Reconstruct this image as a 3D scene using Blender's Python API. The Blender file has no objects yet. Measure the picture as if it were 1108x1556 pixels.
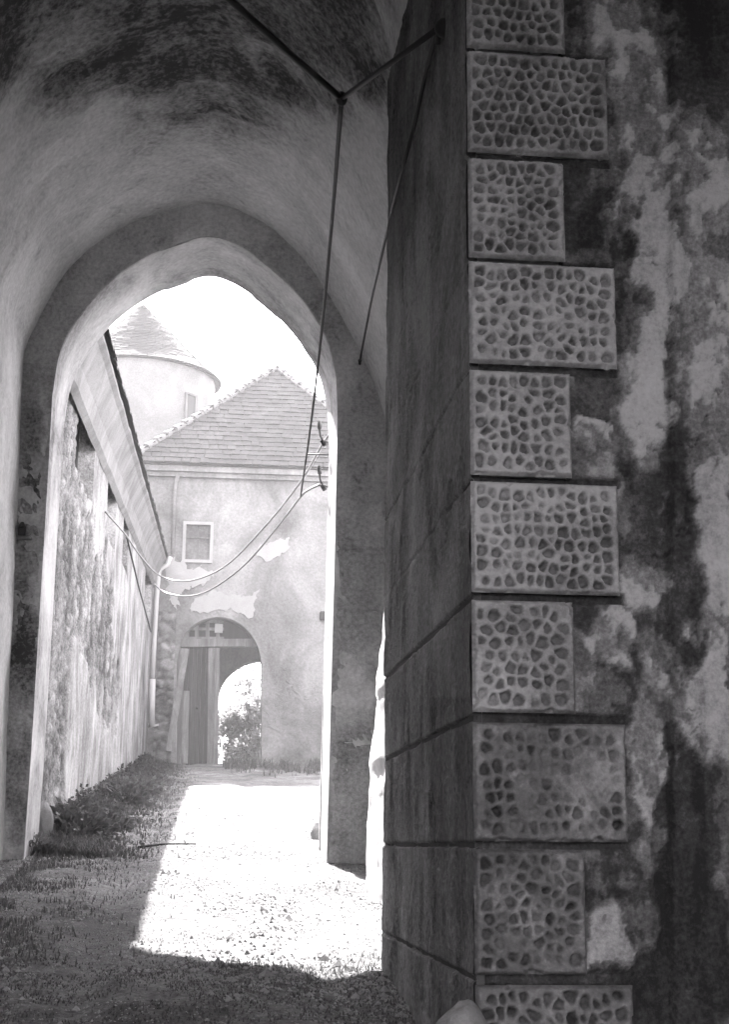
import bpy, bmesh, math, random
from mathutils import Vector, Matrix, noise
R = math.radians
random.seed(7)
scene = bpy.context.scene
COL = scene.collection

# ------------------------------------------------------------------ camera
YAW, PITCH, ROLL, F = R(-5.9), R(13.15), R(0.5), 2161.0
cam_rot = Matrix.Rotation(YAW, 3, 'Z') @ Matrix.Rotation(math.pi/2 + PITCH, 3, 'X') @ Matrix.Rotation(ROLL, 3, 'Z')
cd = bpy.data.cameras.new('camera'); cam = bpy.data.objects.new('camera', cd); COL.objects.link(cam)
cam.matrix_world = cam_rot.to_4x4()
cd.sensor_fit = 'VERTICAL'; cd.sensor_height = 36; cd.lens = F/1556*36; cd.clip_end = 1000; cd.clip_start = .05
scene.camera = cam

def ray(px, py): return cam_rot @ Vector(((px-554)/F, (778-py)/F, -1))
def at(px, py, Y=None, X=None):      # point where a line of sight meets the plane Y=... or X=...
    d = ray(px, py)
    return d*(Y/d.y) if Y is not None else d*(X/d.x)
def to_px(p):
    q = cam_rot.transposed() @ Vector(p)
    return 554 + F*q.x/-q.z, 778 - F*q.y/-q.z

def g0(Y):
    k = [(-40,-2.4),(-6,-1.75),(0,-1.5),(4.5,-.86),(6.5,-.59),(12,-.07),(18,.43),(24,.94),(31,1.65),(32,1.68),(60,1.7)]
    if Y <= k[0][0]: return k[0][1]
    for (a, za), (b, zb) in zip(k, k[1:]):
        if Y <= b:
            t = (Y-a)/(b-a); return za + (zb-za)*t
    return k[-1][1]
def nz(x, y, z=0): return noise.noise(Vector((x, y, z)))
def fbm(x, y, z=0, o=4):
    s = 0; a = 1
    for i in range(o):
        s += a*noise.noise(Vector((x, y, z))); x *= 2.03; y *= 2.03; z += 7.1; a *= .5
    return s
def ground_z(X, Y):
    z = g0(Y)
    if 12 < Y < 31.5: z += .2*math.exp(-((X+1.5)/.38)**2)*min(1, (Y-12)/1.6)*(.8+.5*nz(Y*.8, 2))      # earth heaped against the courtyard wall
    z -= .03*(math.exp(-((X-.55-.1*nz(Y*.3, 2))/.13)**2) + math.exp(-((X+.55-.1*nz(Y*.3, 2))/.13)**2))*(4 < Y < 32)
    return z + .025*fbm(X*.9, Y*.9) + (.012*fbm(X*5, Y*5, 3, 3) if -4 < X < 5 else 0)

# ------------------------------------------------------------------ materials
def new_mat(name):
    m = bpy.data.materials.new(name); m.use_nodes = True
    nt = m.node_tree; b = nt.nodes['Principled BSDF']; b.inputs['Specular IOR Level'].default_value = .25
    return m, nt, b
def nd(nt, t, **kw):
    n = nt.nodes.new(t)
    for k, v in kw.items():
        if k.startswith('i_'):
            key = k[2:]; key = int(key) if key.isdigit() else key.replace('_', ' ')
            n.inputs[key].default_value = v
        else: setattr(n, k, v)
    return n
def math_n(nt, op, a, b=None, clamp=False):
    n = nd(nt, 'ShaderNodeMath', operation=op); n.use_clamp = clamp
    for i, v in enumerate((a, b)):
        if v is None: continue
        if isinstance(v, (int, float)): n.inputs[i].default_value = v
        else: nt.links.new(v, n.inputs[i])
    return n.outputs[0]
def ramp(nt, src, stops):
    r = nd(nt, 'ShaderNodeValToRGB'); e = r.color_ramp.elements
    while len(e) < len(stops): e.new(.5)
    for k, (p, c) in zip(e, stops):
        k.position = p; k.color = (c, c, c, 1) if isinstance(c, (int, float)) else (*c, 1)
    nt.links.new(src, r.inputs[0]); return r.outputs[0]
def noise_n(nt, scale, detail=6, rough=.6, dist=0, stretch=(1, 1, 1), kind='noise'):
    p = nd(nt, 'ShaderNodeNewGeometry'); mp = nd(nt, 'ShaderNodeMapping')
    mp.inputs['Scale'].default_value = stretch; nt.links.new(p.outputs['Position'], mp.inputs['Vector'])
    if kind == 'noise':
        n = nd(nt, 'ShaderNodeTexNoise'); n.inputs['Scale'].default_value = scale
        n.inputs['Detail'].default_value = detail; n.inputs['Roughness'].default_value = rough
        n.inputs['Distortion'].default_value = dist; out = n.outputs[0]
    else:
        n = nd(nt, 'ShaderNodeTexVoronoi'); n.inputs['Scale'].default_value = scale; out = n.outputs['Distance' if kind == 'vor' else 'Color']
    nt.links.new(mp.outputs[0], n.inputs['Vector']); return out
def stone_mat(name, dark, mid, light, scale=1.0, streak=.35, patch=.5, fine=.3, bump=.35, tone=False, rough=.92, off=0, stops=None):
    """weathered lime plaster or stone: patches, vertical water streaks, grain"""
    m, nt, b = new_mat(name)
    a = noise_n(nt, .9*scale, 9, .62, .7, (1, 1, .8))
    s = noise_n(nt, 3.2*scale, 8, .68, .9, (1, 1, .16))
    f = noise_n(nt, 26*scale, 7, .7)
    v = math_n(nt, 'MULTIPLY', math_n(nt, 'SUBTRACT', a, .5), patch*3)
    v = math_n(nt, 'ADD', v, math_n(nt, 'MULTIPLY', math_n(nt, 'SUBTRACT', s, .5), streak*2.4))
    v = math_n(nt, 'ADD', v, math_n(nt, 'MULTIPLY', math_n(nt, 'SUBTRACT', f, .5), fine*2.2))
    if tone:
        at_ = nd(nt, 'ShaderNodeAttribute', attribute_name='tone')
        v = math_n(nt, 'ADD', v, at_.outputs['Fac'], True)
    else: v = math_n(nt, 'ADD', v, .5+off, True)
    c = ramp(nt, v, stops or [(0, dark), (.5, mid), (1, light)])
    nt.links.new(c, b.inputs['Base Color']); b.inputs['Roughness'].default_value = rough
    h = math_n(nt, 'ADD', math_n(nt, 'MULTIPLY', noise_n(nt, 60*scale, 8, .7), .35), math_n(nt, 'MULTIPLY', a, .9))
    h = math_n(nt, 'ADD', h, math_n(nt, 'MULTIPLY', f, .5))
    bp = nd(nt, 'ShaderNodeBump'); bp.inputs['Strength'].default_value = bump; bp.inputs['Distance'].default_value = .03
    nt.links.new(h, bp.inputs['Height']); nt.links.new(bp.outputs[0], b.inputs['Normal'])
    return m
M = {}
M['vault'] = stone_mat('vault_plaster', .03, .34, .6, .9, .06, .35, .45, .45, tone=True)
M['archface'] = stone_mat('arch_plaster', .1, .37, .6, 1.0, .25, .95, .45, .45)
M['sidewall'] = stone_mat('side_stone', .02, .15, .36, 1.6, .12, .5, .6, .8, tone=True)
M['front'] = stone_mat('front_plaster', .04, .17, .50, 2.2, .08, .25, .34, .7, tone=True, stops=[(0, .02), (.2, .06), (.38, .14), (.5, .22), (.62, .34), (.8, .5), (1, .6)])
M['block'] = stone_mat('rustic_stone', .03, .17, .46, 2.0, .1, .3, .35, .5, tone=True)
M['court'] = stone_mat('courtyard_plaster', .04, .2, .42, 1.4, .15, .6, .8, .8, tone=True)
M['facade'] = stone_mat('facade_plaster', .09, .2, .34, .7, .12, .9, .45, .45)
M['patch'] = stone_mat('patch_plaster', .18, .3, .4, 1.5, .05, .3, .3, .3)
M['rubble'] = stone_mat('rubble_stone', .05, .22, .5, 1.6, .1, .3, .35, .6, tone=True)
M['tower'] = stone_mat('tower_stone', .09, .18, .28, 1.2, .05, .35, .6, .5)
M['tile'] = stone_mat('roof_tile', .025, .06, .12, 1.4, .1, .3, .6, .4)
M['slate'] = stone_mat('dark_tower_tile', .02, .05, .09, 1.4, .1, .3, .6, .4, rough=1)
M['wood'] = stone_mat('grey_wood', .06, .13, .24, 2.0, .9, .1, .3, .4)
M['darkwood'] = stone_mat('dark_wood', .008, .02, .04, 2.0, .9, .1, .3, .4)
M['dim'] = stone_mat('dark_plaster', .03, .07, .14, .8, .3, .5, .4, .4)  # darker plaster for the far tunnel, its rear wall and the corner core
M['trim'] = stone_mat('light_trim', .2, .32, .42, 2.0, .1, .2, .3, .3)
M['iron'] = stone_mat('dark_iron', .012, .02, .035, 3, .1, .2, .3, .2, rough=.6)
M['cable'] = stone_mat('black_cable', .012, .016, .025, 3, .1, .2, .3, .1, rough=.55)
M['wire'] = stone_mat('grey_wire', .1, .16, .25, 3, .1, .2, .3, .1, rough=.4)
M['hook'] = stone_mat('rusty_iron', .04, .08, .14, 3, .1, .2, .4, .3)
M['zinc'] = stone_mat('zinc_pipe', .3, .42, .55, 2, .3, .3, .2, .1, rough=.45)
M['stone'] = stone_mat('loose_stone', .12, .24, .4, 3, .05, .4, .4, .5)
def ground_material():
    m, nt, b = new_mat('earth')
    a = noise_n(nt, 1.3, 9, .65, .5); f = noise_n(nt, 34, 8, .75); q = noise_n(nt, 9, 6, .7)
    v = math_n(nt, 'ADD', math_n(nt, 'MULTIPLY', a, .6), math_n(nt, 'MULTIPLY', f, .55))
    v = math_n(nt, 'ADD', v, math_n(nt, 'MULTIPLY', q, .35))
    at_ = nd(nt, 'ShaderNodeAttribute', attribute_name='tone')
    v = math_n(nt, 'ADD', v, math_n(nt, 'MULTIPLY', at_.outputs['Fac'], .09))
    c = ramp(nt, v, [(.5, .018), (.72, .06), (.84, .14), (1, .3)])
    nt.links.new(c, b.inputs['Base Color']); b.inputs['Roughness'].default_value = 1
    h = math_n(nt, 'ADD', f, math_n(nt, 'MULTIPLY', q, 1.2))
    bp = nd(nt, 'ShaderNodeBump'); bp.inputs['Strength'].default_value = .8; bp.inputs['Distance'].default_value = .04
    nt.links.new(h, bp.inputs['Height']); nt.links.new(bp.outputs[0], b.inputs['Normal'])
    return m
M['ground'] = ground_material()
def leaf_mat(name, c0, c1, tr):
    m, nt, b = new_mat(name)
    v = noise_n(nt, 7, 5, .7); c = ramp(nt, v, [(.3, c0), (.7, c1)])
    nt.links.new(c, b.inputs['Base Color']); b.inputs['Roughness'].default_value = .6
    t = nd(nt, 'ShaderNodeBsdfTranslucent'); nt.links.new(c, t.inputs['Color'])
    mx = nd(nt, 'ShaderNodeMixShader'); mx.inputs[0].default_value = tr
    nt.links.new(b.outputs[0], mx.inputs[1]); nt.links.new(t.outputs[0], mx.inputs[2])
    nt.links.new(mx.outputs[0], nt.nodes['Material Output'].inputs['Surface'])
    return m
M['leaf'] = leaf_mat('weed_leaf', .05, .16, .35)
M['darkleaf'] = leaf_mat('dark_leaf', .025, .1, .3)
M['bush'] = leaf_mat('bush_leaf', .1, .3, .45)
def glass_mat():
    m, nt, b = new_mat('window_glass'); b.inputs['Base Color'].default_value = (.05, .05, .05, 1)
    b.inputs['Roughness'].default_value = .15; return m
M['glass'] = glass_mat()

# ------------------------------------------------------------------ object helpers
def thing(name, label, cat, loc=(0, 0, 0), group=None):
    o = bpy.data.objects.new(name, None); COL.objects.link(o); o.location = loc; o.empty_display_size = .2
    o['label'] = label; o['category'] = cat
    if group: o['group'] = group
    return o
def finish(name, bm, mat, parent=None, smooth=False, label=None, cat=None, group=None, kind=None, org=None, recalc=True):
    if recalc: bmesh.ops.recalc_face_normals(bm, faces=bm.faces)
    me = bpy.data.meshes.new(name)
    o = bpy.data.objects.new(name, me); COL.objects.link(o)
    off = Vector((0, 0, 0)); p = parent
    while p: off += p.location; p = p.parent
    if org is not None: o.location = Vector(org) - off; off = Vector(org)
    bmesh.ops.translate(bm, verts=bm.verts, vec=-off)
    bm.to_mesh(me); bm.free(); me.materials.append(mat)
    if smooth:
        for f in me.polygons: f.use_smooth = True
    o.parent = parent
    for k, v in (('label', label), ('category', cat), ('group', group), ('kind', kind)):
        if v: o[k] = v
    return o
def box(bm, a, b, bev=0):
    a = Vector(a); b = Vector(b); c = (a+b)/2; s = b-a
    r = bmesh.ops.create_cube(bm, size=1, matrix=Matrix.Translation(c) @ Matrix.Diagonal((*[max(abs(t), 1e-4) for t in s], 1)))
    if bev:
        es = list({e for v in r['verts'] for e in v.link_edges})
        bmesh.ops.bevel(bm, geom=es, offset=bev, segments=1, affect='EDGES')
def beam(bm, p, q, w, d, up=(0, 0, 1), seg=1, wob=0):
    p = Vector(p); q = Vector(q); t = (q-p).normalized(); s = t.cross(Vector(up))
    if s.length < 1e-3: s = t.cross(Vector((1, 0, 0)))
    s.normalize(); u = s.cross(t); rows = []
    for i in range(seg+1):
        c = p.lerp(q, i/seg); ww = w*(1+wob*nz(i*.9, c.x)); c = c + s*wob*.3*w*nz(i*.7, 5)
        rows.append([bm.verts.new(c + s*a*ww/2 + u*b*d/2) for a, b in ((-1, -1), (1, -1), (1, 1), (-1, 1))])
    for r0, r1 in zip(rows, rows[1:]):
        for k in range(4): bm.faces.new((r0[k], r0[(k+1) % 4], r1[(k+1) % 4], r1[k]))
    bm.faces.new(rows[0]); bm.faces.new(rows[-1][::-1])
def tube(bm, pts, r, n=8, r2=None):
    pts = [Vector(p) for p in pts]; rows = []; ref = Vector((.13, .9, .3))
    for i, p in enumerate(pts):
        t = (pts[min(i+1, len(pts)-1)] - pts[max(i-1, 0)]).normalized()
        s = t.cross(ref).normalized(); u = t.cross(s)
        rr = r if r2 is None else r + (r2-r)*i/(len(pts)-1)
        rows.append([bm.verts.new(p + (s*math.cos(2*math.pi*k/n) + u*math.sin(2*math.pi*k/n))*rr) for k in range(n)])
    for a, b in zip(rows, rows[1:]):
        for k in range(n): bm.faces.new((a[k], a[(k+1) % n], b[(k+1) % n], b[k]))
    bm.faces.new(rows[0]); bm.faces.new(rows[-1][::-1])
def spline(pts, n=8):
    pts = [Vector(p) for p in pts]; out = []
    for i in range(len(pts)-1):
        p0 = pts[max(i-1, 0)]; p1 = pts[i]; p2 = pts[i+1]; p3 = pts[min(i+2, len(pts)-1)]
        for k in range(n):
            t = k/n
            out.append(.5*((2*p1) + (p2-p0)*t + (2*p0-5*p1+4*p2-p3)*t*t + (3*p1-p0-3*p2+p3)*t**3))
    out.append(pts[-1]); return out
def smooth_reveal(o, ang=.6):
    o.data.shade_smooth(); o.data.set_sharp_from_angle(angle=ang)
def slab(outline, holes, y0, y1, axis='Y'):
    """a wall cut from an outline in XZ with holes, between y0 and y1 (one solid bmesh)"""
    cu = bpy.data.curves.new('c', 'CURVE'); cu.dimensions = '2D'; cu.fill_mode = 'BOTH'; cu.extrude = (y1-y0)/2
    for poly in [outline] + holes:
        s = cu.splines.new('POLY'); s.points.add(len(poly)-1); s.use_cyclic_u = True
        for i, (x, z) in enumerate(poly): s.points[i].co = (x, z, 0, 1)
    ob = bpy.data.objects.new('c', cu); COL.objects.link(ob)
    dg = bpy.context.evaluated_depsgraph_get(); me = bpy.data.meshes.new_from_object(ob.evaluated_get(dg))
    bm = bmesh.new(); bm.from_mesh(me); bpy.data.objects.remove(ob); bpy.data.curves.remove(cu); bpy.data.meshes.remove(me)
    bmesh.ops.remove_doubles(bm, verts=bm.verts, dist=1e-5)
    for v in bm.verts:
        x, z, y = v.co; v.co = (x, (y0+y1)/2 + y, z)
    return bm
def field(name, O, U, V, lu, lv, step, h, tone, mat, parent, smooth=True, keep=None, steps=None):
    """a relief panel: grid of points pushed out along the normal, with a stored tone for wear, stains and some painted shade"""
    O = Vector(O); U = Vector(U).normalized(); V = Vector(V).normalized(); N = U.cross(V)
    nu = max(1, int(lu/(steps[0] if steps else step))); nv = max(1, int(lv/(steps[1] if steps else step)))
    bm = bmesh.new(); lay = bm.verts.layers.float.new('tone'); rows = []
    for j in range(nv+1):
        row = []
        for i in range(nu+1):
            u = lu*i/nu; v = lv*j/nv; p = O + U*u + V*v
            vt = bm.verts.new(p + N*h(u, v, p)); vt[lay] = tone(u, v, p); row.append(vt)
        rows.append(row)
    for j in range(nv):
        for i in range(nu):
            if keep and not keep(lu*(i+.5)/nu, lv*(j+.5)/nv): continue
            bm.faces.new((rows[j][i], rows[j][i+1], rows[j+1][i+1], rows[j+1][i]))
    return finish(name, bm, mat, parent, smooth, recalc=False)
def sst(a, b, x):
    t = min(1, max(0, (x-a)/(b-a))); return t*t*(3-2*t)
def blobs(px, py, L):
    s = 0
    for (cx, cy, rx, ry, v) in L:
        q = ((px-cx)/rx)**2 + ((py-cy)/ry)**2
        if q < 1.6: s += v*(1-sst(.6, 1.35, q))
    return s
def cells(points, x, y):
    d1 = d2 = 9; k = 0
    for i, (a, b) in enumerate(points):
        d = math.hypot(a-x, b-y)
        if d < d1: d2 = d1; d1 = d; k = i
        elif d < d2: d2 = d
    return d1, d2, k
def rubble_fn(size, depth, seed=0, flat=1.5):
    cache = {}
    def pt(i, j):
        if (i, j) not in cache:
            rnd = random.Random(i*7919+j*104729+seed)
            cache[(i, j)] = ((i+.5+rnd.uniform(-.42, .42))*size*flat, (j+.5+rnd.uniform(-.4, .4))*size, rnd.random())
        return cache[(i, j)]
    def fn(u, v):
        ci = int(math.floor(u/size/flat)); cj = int(math.floor(v/size)); d1 = d2 = 9; kk = 0
        for i in (ci-1, ci, ci+1):
            for j in (cj-1, cj, cj+1):
                a, b, c = pt(i, j); d = math.hypot((a-u)/flat, b-v)
                if d < d1: d2 = d1; d1 = d; kk = c
                elif d < d2: d2 = d
        e = (d2-d1)/size
        return depth*sst(0, .35, e)*(.5+.5*kk), kk, e
    return fn

# ------------------------------------------------------------------ ground
xs = [-90, -60, -40, -25, -15, -9, -6, -4.5]; x = -3.2
while x < 3.6: xs.append(x); x += .05
xs += [4, 5, 6.5, 9, 15, 25, 40, 60, 90]
ys = [-60, -30, -15, -8, -4, 0, 2, 3.5]; y = 4.3
while y < 13: ys.append(y); y += .05
while y < 33: ys.append(y); y += .12
ys += [34, 36, 40, 45, 55, 70, 95, 130]
bm = bmesh.new()
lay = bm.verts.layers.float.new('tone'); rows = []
for y in ys:
    row = []
    for x in xs:
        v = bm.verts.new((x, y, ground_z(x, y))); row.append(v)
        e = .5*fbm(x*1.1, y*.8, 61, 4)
        v[lay] = sst(-1.1, -.3, x+e)*sst(2.6, 1.9, x)*sst(5.2, 7.0, y+e)*(.8+.4*nz(x*2, y*.5, 4))  # tone pales along the path; foreground shade put into the colour
    rows.append(row)
for a, b in zip(rows, rows[1:]):
    for i in range(len(xs)-1): bm.faces.new((a[i], a[i+1], b[i+1], b[i]))
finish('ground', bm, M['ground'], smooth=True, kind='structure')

# ------------------------------------------------------------------ the vaulted passage and its archway
YA, YB, YP0, YP1, PX = 11.3, 12.15, 4.5, 6.9, .82
opening_px = [(35, 1330), (48, 1130), (62, 900), (73, 720), (80, 600), (92, 535), (120, 482), (165, 430), (220, 392), (272, 371), (316, 360),
              (355, 370), (395, 395), (445, 440), (480, 486), (500, 527), (511, 580), (513, 640), (507, 900), (498, 1330)]
op = [(p.x, p.z) for p in (at(x, y, YA) for x, y in opening_px)]
mid = [Vector((a, b, 0)) for a, b in op]
sm = spline(mid[4:17], 5)
op3 = [mid[0], mid[1], mid[2], mid[3]] + sm + mid[17:]
hole = [(v.x, v.y) for v in op3]; hole[0] = (hole[0][0]-.03, -1.5); hole[-1] = (hole[-1][0]-.01, -1.5)
arch = thing('stone_archway', 'tall plastered archway with slightly pointed top opening from the passage onto the sunlit courtyard', 'archway', (-.3, YA, g0(YA)))
# the arched wall: a plastered face with thick reveal
bm = slab([(-4, -1.6), (4, -1.6), (4, 8.2), (-4, 8.2)], [hole], YA, YB)
bmesh.ops.bevel(bm, geom=[e for e in bm.edges if e.is_boundary is False and abs(e.calc_face_angle(0)) > .8 and max(abs(v.co.x) for v in e.verts) < 3.5], offset=.018, segments=2, affect='EDGES')
smooth_reveal(finish('wall', bm, M['archface'], arch))

# rough plaster skin of the arch face, following the opening, with darker stone low on the jambs
BP = [(48, 1050, 40, 420, -.34), (45, 760, 30, 160, -.16), (70, 900, 30, 40, .2), (60, 1090, 30, 30, .16), (530, 1050, 40, 60, .16), (528, 1210, 45, 160, -.12), (530, 900, 45, 90, -.1), (520, 720, 50, 70, .02),
      (315, 335, 140, 40, .12), (440, 420, 60, 50, .12), (500, 560, 50, 90, .14), (160, 400, 60, 60, -.04)]
dens = []
for a, b in zip(hole, hole[1:]):
    n = max(1, int(math.hypot(b[0]-a[0], b[1]-a[1])/.03))
    for k in range(n): dens.append((a[0]+(b[0]-a[0])*k/n, a[1]+(b[1]-a[1])*k/n))
dens.append(hole[-1])
bm = bmesh.new(); lay = bm.verts.layers.float.new('tone'); rows = []; NB = 26
for i, (x, z) in enumerate(dens):
    a = dens[max(0, i-6)]; b = dens[min(len(dens)-1, i+6)]; t = Vector((b[0]-a[0], 0, b[1]-a[1])).normalized(); nrm = Vector((-t.z, 0, t.x)); row = []
    for k in range(NB+1):
        o_ = .003 + .56*k/NB; X = x + nrm.x*o_; Z = z + nrm.z*o_
        px, py = to_px((X, YA, Z)); w = 18*fbm(X*4, Z*4, 3, 4)
        fl = fbm(X*2, Z*2, 33, 5); crk = abs(fbm(X*1.3, Z*1.3, 51, 5)); jt = 0
        if Z < 3.2:
            jt = sst(.012, .003, abs(((Z + .02*nz(X*3, Z)) % .52)-.26)) * sst(3.2, 2.4, Z)
        h = .014*sst(0, .06, o_) + .010*sst(.16, .19, fl) + .006*fbm(X*9, Z*9, 2, 4) - .008*jt - .006*sst(.015, 0, crk)
        vt = bm.verts.new((X, YA - .003 - max(0, h), Z))
        vt[lay] = min(1, max(0, .52 + blobs(px+w, py+w, BP) + .2*fbm(X*2.2, Z*2.2, 7, 5) + .08*sst(.16, .19, fl) - .15*jt - .25*sst(.02, 0, crk)*sst(0, .2, nz(X*2, Z*2, 9)) + .12*sst(.03, 0, o_)))
        row.append(vt)
    rows.append(row)
for a, b in zip(rows, rows[1:]):
    for k in range(NB): bm.faces.new((a[k], a[k+1], b[k+1], b[k]))
M['band'] = stone_mat('arch_skin', .03, .33, .62, 1.2, .15, .3, .5, .6, tone=True)
finish('plaster_skin', bm, M['band'], arch, smooth=True)

vl = [(2, 1420), (6, 1282), (15, 1020), (22, 872), (28, 760), (31, 640), (36, 545), (52, 500), (100, 415), (165, 360), (240, 325), (320, 311),
      (390, 335), (435, 368), (480, 420), (525, 495), (562, 570), (588, 650), (598, 720)]
vpts = [at(x, y, YA) for x, y in vl]
vs = [Vector((p.x, 0, p.z)) for p in vpts]
vs[0].z = -1.4
vs = vs[:5] + spline(vs[5:], 5)
base_r = at(553, 1322, YA); top_r = vs[-1]
nR = 12
for k in range(1, nR+1):
    t = k/nR; vs.append(Vector((top_r.x + (base_r.x-top_r.x)*t, 0, top_r.z + (base_r.z-top_r.z)*t)))
vs.append(Vector((base_r.x-.05, 0, -1.4)))
passage = thing('vaulted_passage', 'dim passage with a stained plaster barrel vault in front of the bright archway', 'vault', (-.3, 9.1, g0(9.1)))
bm = bmesh.new(); lens = [0]
for a, b in zip(vs, vs[1:]): lens.append(lens[-1] + (b-a).length)
fine = []
for i in range(len(vs)-1):
    n = max(1, int((vs[i+1]-vs[i]).length/.035))
    for k in range(n): fine.append(vs[i].lerp(vs[i+1], k/n))
fine.append(vs[-1])
cen = Vector((-.25, 0, 2.0)); rows = []; vlay = bm.verts.layers.float.new('tone')
NY = 130
for j in range(NY+1):
    yy = YP1 + (YA-YP1)*j/NY; row = []
    for i, p in enumerate(fine):
        out = (p-cen).normalized(); s = i*.035
        hgt = .05*fbm(s*.7, yy*.7, 2, 3) + .012*fbm(s*4, yy*4, 8, 3)
        pl = fbm(s*1.6, yy*1.6, 20, 5)              # flaked coat: a step in the plaster
        hgt += .016*sst(.22, .24, pl) + (.02*sst(.5, .52, pl)) - .008*sst(.03, .0, abs(fbm(s*.9, yy*.9, 44, 5)))
        hgt *= min(1, (yy-YP1)*5, (YA-yy)*6+.02)
        vt = bm.verts.new((p.x + out.x*hgt, yy, p.z + out.z*hgt)); row.append(vt)
        px, py = to_px(vt.co); bnd = 165 - .00055*(px-330)**2*.6 + 45*fbm(p.x*2.2, yy*2.2, 50, 5)      # sooty old coat with flaked edge, darkened further to put in the vault's shade
        soot_shade = .45*sst(30, -30, py-bnd-10) + .55*sst(130, -90, py-bnd) if p.z > 1.5 else 0
        vt[vlay] = .68 + .1*fbm(p.x*1.2, yy*1.2, 30+p.z, 4) - .62*soot_shade + .12*soot_shade*sst(.12, .16, fbm(p.x*1.4, yy*1.4, 90, 5)) + .12*sst(30, 0, abs(py-bnd))*sst(.1, .3, fbm(p.x*3, yy*3, 70, 4)) - .05*sst(.5, .53, pl) + .07*sst(.2, .24, pl) - .22*sst(.018, .0, abs(fbm(s*.9, yy*.9, 44, 5)))*sst(0, .2, fbm(s*.5, yy*.5, 66, 3))
    rows.append(row)
for a, b in zip(rows, rows[1:]):
    for i in range(len(fine)-1): bm.faces.new((a[i], b[i], b[i+1], a[i+1]))
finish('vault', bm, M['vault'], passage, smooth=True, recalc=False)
bm = bmesh.new()      # masonry mass over and beside the vault, unseen, added to stop light leaking in
box(bm, (-4, YP1+.002, -1.5), (-2.6, YA-.002, 8)); box(bm, (2.4, YP1+.002, -1.5), (4, YA-.002, 8)); box(bm, (-4.1, YP1+.002, 6.4), (4.1, YA-.002, 8.1))
finish('masonry', bm, M['archface'], passage)

bm = bmesh.new(); rows = []       # ragged stub of rough masonry against the right wall, catching the sun
for j in range(90):
    z = -1.3 + 3.25*j/89; t = sst(.1, 1, (z+.3)/2.2)*.9; row = []
    xf = 1.035 + .12*max(0, t) + .012*fbm(z*5, 1, 1, 4) - .012*sst(.05, .15, nz(z*2.2, 9)) ; y1 = 9.75 - .1*t
    for k in range(12):
        f = k/11; row.append(bm.verts.new((xf + .009*fbm(f*4, z*6, 4, 4) + .02*(1-math.sin(math.pi*min(1, f*1.4+.1)))*.5, y1 - 1.1*f, z)))
    row = [bm.verts.new((1.6, y1, z))] + row + [bm.verts.new((1.6, y1-1.1, z))]
    rows.append(row)
for a, b in zip(rows, rows[1:]):
    for i in range(len(a)-1): bm.faces.new((a[i], a[i+1], b[i+1], b[i]))
bm.faces.new(rows[-1])
finish('masonry_stub', bm, M['archface'], passage, True)

# ------------------------------------------------------------------ the rusticated pier and the gateway it belongs to
pier = thing('rusticated_pier', 'dark gate pier on the right with pitted rusticated quoin blocks and peeling plaster', 'pier', (1.6, YP0, g0(YP0)))
ph = [(PX+.02, -1.6), (PX+.02, 4.0)]
R0 = 1.32
for k in range(1, 24):
    a = math.pi*k/24; ph.append((PX+.02-R0+R0*math.cos(a), 4.0+R0*math.sin(a)))
ph += [(PX+.02-2*R0, 4.0), (PX+.02-2*R0, -1.6)]
bm = slab([(-4.2, -1.9), (4.2, -1.9), (4.2, 8.3), (-4.2, 8.3)], [ph], YP0+.03, YP1)
finish('gateway_wall', bm, M['archface'], pier)

blocks = [(-85, 82, 718, 855), (90, 241, 719, 921), (249, 398, 720, 856), (406, 559, 717, 934), (568, 726, 717, 866), (737, 904, 719, 938),
          (915, 1084, 721, 871), (1100, 1279, 724, 950), (1291, 1480, 725, 888), (1496, 1690, 727, 962)]
bl = []
for (y0, y1, x0, x1) in blocks:
    a = at(x0, (y0+y1)/2, YP0); b = at(x1, (y0+y1)/2, YP0)
    t = at((x0+x1)/2, y0, YP0); u = at((x0+x1)/2, y1, YP0)
    bl.append((PX, b.x, u.z, t.z))

FB = [(960, 30, 55, 60, .12), (975, 150, 50, 90, .22), (930, 60, 60, 60, .05), (975, 285, 55, 55, .38), (995, 400, 28, 90, .34), (985, 540, 45, 60, .2), (995, 500, 22, 80, .2),
      (985, 640, 40, 60, .36), (930, 655, 60, 35, .14), (900, 640, 25, 10, .3), (890, 320, 45, 75, -.16), (895, 600, 40, 40, -.2), (965, 800, 40, 60, -.1), (975, 890, 40, 50, .25),
      (935, 975, 35, 40, .34), (975, 965, 35, 45, -.2), (985, 1120, 32, 120, .28), (900, 1040, 40, 60, .05), (990, 1290, 30, 60, .22), (920, 1430, 45, 60, .34), (960, 1440, 40, 60, .1),
      (1030, 600, 20, 80, -.2), (1035, 860, 24, 150, -.26), (1028, 1180, 18, 70, -.2), (1035, 1330, 42, 190, -.24), (1075, 1450, 45, 90, -.2),
      (1080, 500, 60, 250, .22), (1085, 900, 40, 220, .3), (1075, 1080, 45, 80, .2), (1060, 250, 40, 80, .12), (1080, 60, 60, 90, -.2), (990, 1520, 80, 60, -.25), (1095, 1250, 25, 120, .1)]
FC = {}
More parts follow.
